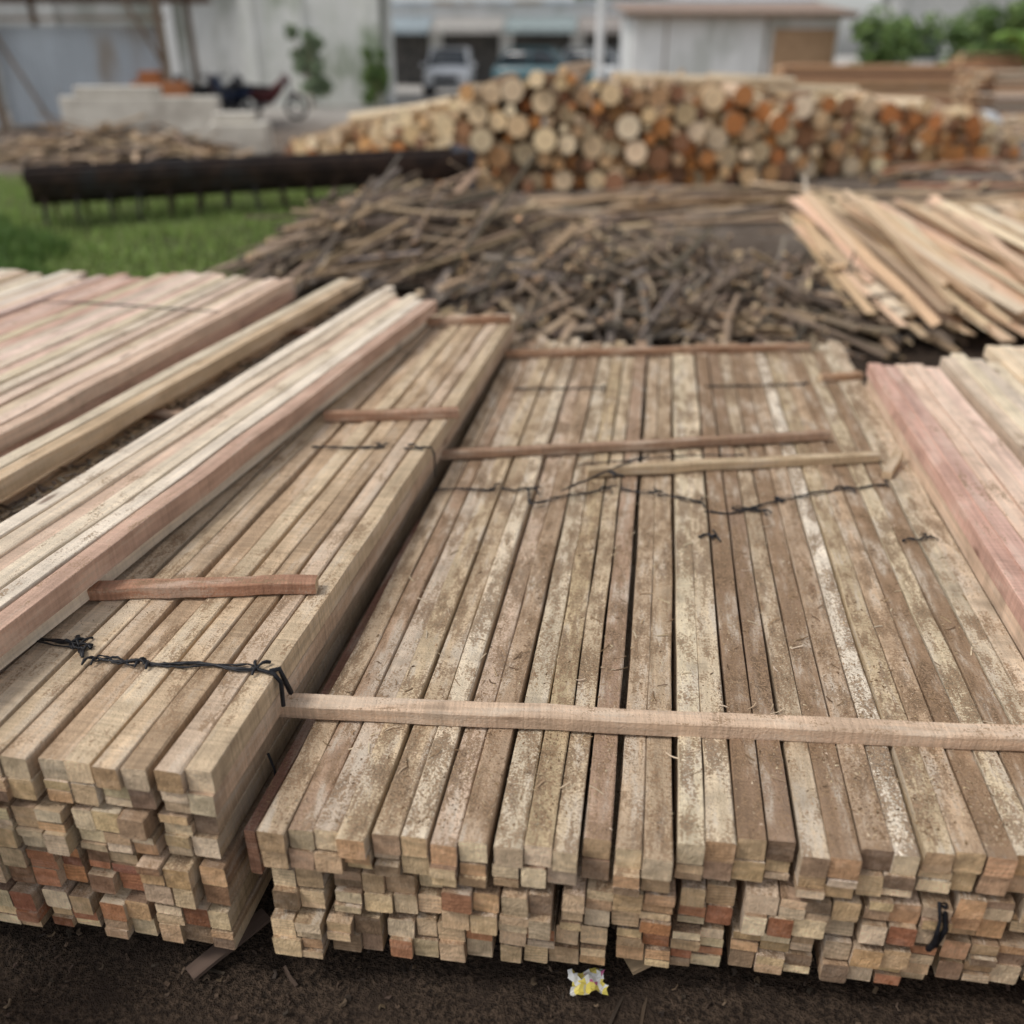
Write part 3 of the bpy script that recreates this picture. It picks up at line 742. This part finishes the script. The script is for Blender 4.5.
def car(x,y,rz,c):
    e=empty('parked_car',(x,y,0),rz)
    paint=noisy_mat('car_paint',c,tuple(k*.92 for k in c),2,rough=.25,bump=0,spec=.6)
    mb=MB()
    def loft(sts,K=16,p=4):
        b=len(mb.V)
        for (yy,zc,hw,hh) in sts:
            for k in range(K):
                a=2*math.pi*(k+.5)/K; ca,sa=math.cos(a),math.sin(a)
                s=(abs(ca)**p+abs(sa)**p)**(-1/p)
                mb.V.append((hw*ca*s,yy,zc+hh*sa*s))
        for i in range(len(sts)-1):
            for k in range(K): mb.face((b+i*K+k,b+i*K+(k+1)%K,b+(i+1)*K+(k+1)%K,b+(i+1)*K+k),(.1,.1,.1))
        mb.face(tuple(b+k for k in reversed(range(K))),(.1,.1,.1)); mb.face(tuple(b+(len(sts)-1)*K+k for k in range(K)),(.1,.1,.1))
    loft([(-2.15,.58,.74,.26),(-2.05,.60,.84,.33),(-1.2,.66,.88,.40),(-.6,.68,.88,.42),(1.6,.68,.88,.42),(2.1,.68,.84,.38),(2.2,.66,.78,.3)])
    mb.build('body',[paint],parent=e,smooth=True)
    mb=MB(); loft([(-.85,1.06,.76,.03),(-.25,1.25,.74,.30),(.1,1.28,.72,.37),(1.5,1.28,.72,.37),(2.0,1.1,.74,.15)]); mb.build('cabin_glass',[M_glass],parent=e,smooth=True)
    mb=MB(); mb.box(-.66,.66,-.1,1.65,1.64,1.69); 
    for s in (-1,1):
        for yb,yt in ((-.8,-.1),(.6,.6),(1.9,1.65)): mb.beam((s*.78,yb,1.05),(s*.68,yt,1.66),.06,.06,c,segs=2)
    mb.build('roof_and_pillars',[paint],parent=e,bevel=.02)
    mb=MB()
    for s in (-1,1):
        for yy in (-1.35,1.35): mb.cyl((s*.92,yy,.33),(s*.68,yy,.33),.33,.33,(.02,.02,.02),n=20)
    mb.box(-.45,.45,-2.19,-2.12,.5,.74); mb.box(-.7,.7,-2.17,-2.1,.28,.4)
    mb.build('wheels_and_grille',[M_black],parent=e)
    mb=MB()
    for s in (-1,1): mb.box(s*.64-.13,s*.64+.13,-2.18,-2.1,.62,.78)
    mb.build('headlights',[noisy_mat('lamp_lens',(.8,.8,.82),(.7,.7,.7),5,rough=.1,bump=0)],parent=e,bevel=.02)
    mb=MB()
    for s in (-1,1): mb.box(s*.98-.08,s*.98+.08,-.7,-.6,1.0,1.14)
    mb.build('mirrors',[paint],parent=e,bevel=.02)
car(-8.9,38.6,.15,(.80,.82,.85)); car(-5.2,40.5,1.45,(.10,.20,.23)); car(-3.0,43,1.3,(.5,.52,.54))
def bg_stack(x,y,rz,L,W,H,cols):
    mb=MB(); z=.12
    while z<H:
        yy=0
        while yy<W:
            mb.beam((U(-.35,.2),yy,z),(L+U(-.35,.35),yy,z),.17,.05,pick(cols,.25),pick(ENDS),segs=2,jit=.006); yy+=.18
        z+=.065
        if R.random()<.25: z+=.06
    for xx in (.3,L-.3): mb.beam((xx,-.1,.04),(xx,W,.04),.1,.08,(.2,.15,.1),segs=1)
    mb.build('lumber_stack',[M_scrap,M_scrapend],loc=(x,y,0),rotz=rz)
OC=[(.58,.33,.18),(.52,.29,.16),(.64,.43,.26),(.46,.27,.16),(.68,.5,.34),(.34,.20,.13)]
bg_stack(3.4,31.5,.12,6.0,1.6,1.20,OC); bg_stack(8.0,27.5,.2,6.0,1.6,1.1,OC+PALE); bg_stack(9.0,33.5,.1,6,1.5,1.5,OC); bg_stack(14.5,31,.1,6,1.5,1.2,OC)
scrap('scrap_wood_pile',8.2,22.5,2.6,1.6,.35,120,.25,.25,(1.5,3),PALE+TAN,(.06,.15),(.02,.04),.04)
mb=MB(); 
for j in range(9):
    for i in range(12):
        a=2*math.pi*i/12; t=j/8; rr=.30*math.sin(math.pi*min(1,max(.06,t)))**.5*(1+.15*noise.noise(Vector((math.cos(a),math.sin(a),t*3)))) if t<1 else .05
        mb.V.append((rr*math.cos(a)*1.3,rr*math.sin(a),.55*t))
for j in range(8):
    for i in range(12): mb.face((j*12+i,j*12+(i+1)%12,(j+1)*12+(i+1)%12,(j+1)*12+i),(.7,.7,.7))
mb.build('white_sack',[noisy_mat('woven_sack',(.66,.67,.68),(.5,.5,.5),6,bump=0)],loc=(6.0,20.6,.0),smooth=True)
mb=MB(); mb.cyl((-2.9,37,0),(-2.9,37,7),.16,.12,(.6,.6,.58),segs=2); mb.box(-3.5,-2.3,36.95,37.05,6.4,6.5); mb.build('utility_pole',[M_white])

# ------------------------------------------------------------------ vegetation
M_leaf=attr_mat('leaves',.55,.3,3,transl=.3)
def tree(name,x,y,h,r,cols,nl=3500,trunk=.35,ls=.16):
    e=empty(name,(x,y,0))
    mb=MB(); mb.cyl((0,0,-.05),(U(-.2,.2),0,h*.6),.045*h*.5,.02*h*.5,(.15,.11,.08),n=9,segs=3,rj=.1)
    cl=[]
    for i in range(16):
        a=U(0,6.28); q=U(.25,.85)*r; z=h*U(trunk,.95); cl.append((q*math.cos(a),q*math.sin(a),z,U(.28,.5)*r)); 
        mb.cyl((0,0,h*U(.2,.5)),(cl[-1][0],cl[-1][1],z),.03,.012,(.15,.11,.08),n=5)
    mb.build('trunk',[M_post],parent=e)
    mb=MB()
    for i in range(nl):
        cx,cy,cz,cr=R.choice(cl); v=Vector((R.gauss(0,1),R.gauss(0,1),R.gauss(0,.8))).normalized()*cr*U(.4,1.05)
        p=Vector((cx,cy,cz))+v
        a=Vector((U(-1,1),U(-1,1),U(-1,1))).normalized(); b=a.orthogonal().normalized(); s=ls*U(.6,1.3)
        k=len(mb.V); mb.V+=[tuple(p-a*s),tuple(p+b*s*.45),tuple(p+a*s),tuple(p-b*s*.45)]
        mb.face((k,k+1,k+2,k+3),pick(cols,.25))
    mb.build('foliage',[M_leaf],parent=e)
GL=[(.12,.19,.07),(.17,.26,.08),(.09,.15,.05),(.24,.34,.12)]
tree('shrub',7.5,38,2.6,1.5,GL,2500,.15); tree('shrub',10.5,37,2.8,1.6,GL,2500,.15); tree('tree',14.5,41,5,2.4,GL,3500,.2); tree('tree',20,44,6,3,GL,3500,.2)
tree('shrub',-10.9,28.6,2.2,.6,[(.2,.26,.16),(.26,.32,.2)],700,.15); tree('shrub',-9.2,29.8,1.6,.4,GL,500,.15); tree('tree',-24,24,6,3,GL,3500,.2)
tree('tree',-4,62,9,4.5,GL,3500,.3,.3); tree('tree',26,60,9,5,GL,3500,.3,.3)
bp=empty('banana_plant',(10.6,33.0,0)); mb=MB(); mb.cyl((0,0,-.05),(0,0,1.3),.16,.1,(.16,.2,.07),n=10); 
for i in range(11):
    a=i*2.4; L=U(1.3,2.0); prev=None
    for k in range(9):
        t=k/8; rr=L*t*.75; z=1.2+1.5*t*U(.98,1.02)-1.3*t*t*1.0+.5*math.sin(t*2); w=.24*math.sin(math.pi*min(.97,t*.9+.08))
        c,s=math.cos(a),math.sin(a); b=len(mb.V)
        mb.V+=[(rr*c-w*s,rr*s+w*c,z-.05),(rr*c,rr*s,z+.02),(rr*c+w*s,rr*s-w*c,z-.05)]
        if prev is not None:
            cc=pick([(.22,.38,.08),(.28,.42,.10),(.18,.30,.07)],.1)
            mb.face((prev,prev+1,b+1,b),cc); mb.face((prev+1,prev+2,b+2,b+1),cc)
        prev=b
mb.build('leaves',[M_leaf],parent=bp)

# ------------------------------------------------------------------ light, sky, camera
w=bpy.data.worlds.new('World'); scene.world=w; w.use_nodes=True; nt=w.node_tree; n=N(nt)
sky=n.node('ShaderNodeTexSky',sky_type='NISHITA'); sky.sun_disc=False
el=math.radians(56); az=math.radians(-115)
sky.sun_elevation=el; sky.sun_rotation=az; sky.air_density=1.0; sky.dust_density=2.0
hs_=n.node('ShaderNodeHueSaturation'); hs_.inputs['Saturation'].default_value=.22
n.link(sky.outputs[0],hs_.inputs['Color']); bg=nt.nodes['Background']; n.link(hs_.outputs[0],bg.inputs[0]); bg.inputs[1].default_value=.15
sl=bpy.data.lights.new('sun','SUN'); sl.energy=1.5; sl.angle=math.radians(14); sl.color=(1,.96,.90)
so=bpy.data.objects.new('sun',sl); scene.collection.objects.link(so)
d=Vector((math.sin(az)*math.cos(el),math.cos(az)*math.cos(el),math.sin(el)))
so.rotation_euler=d.to_track_quat('Z','Y').to_euler()
cam=bpy.data.cameras.new('camera'); co=bpy.data.objects.new('camera',cam); scene.collection.objects.link(co)
cam.sensor_width=36; cam.lens=900/1024*36; cam.clip_end=1500; cam.clip_start=.05
co.location=(0,0,1.6); co.rotation_euler=(math.pi/2-.4743,0,.1646)
cam.dof.use_dof=True; cam.dof.focus_distance=1.88; cam.dof.aperture_fstop=1.25
scene.camera=co
scene.view_settings.view_transform='Standard'; scene.view_settings.look='None'; scene.view_settings.exposure=0
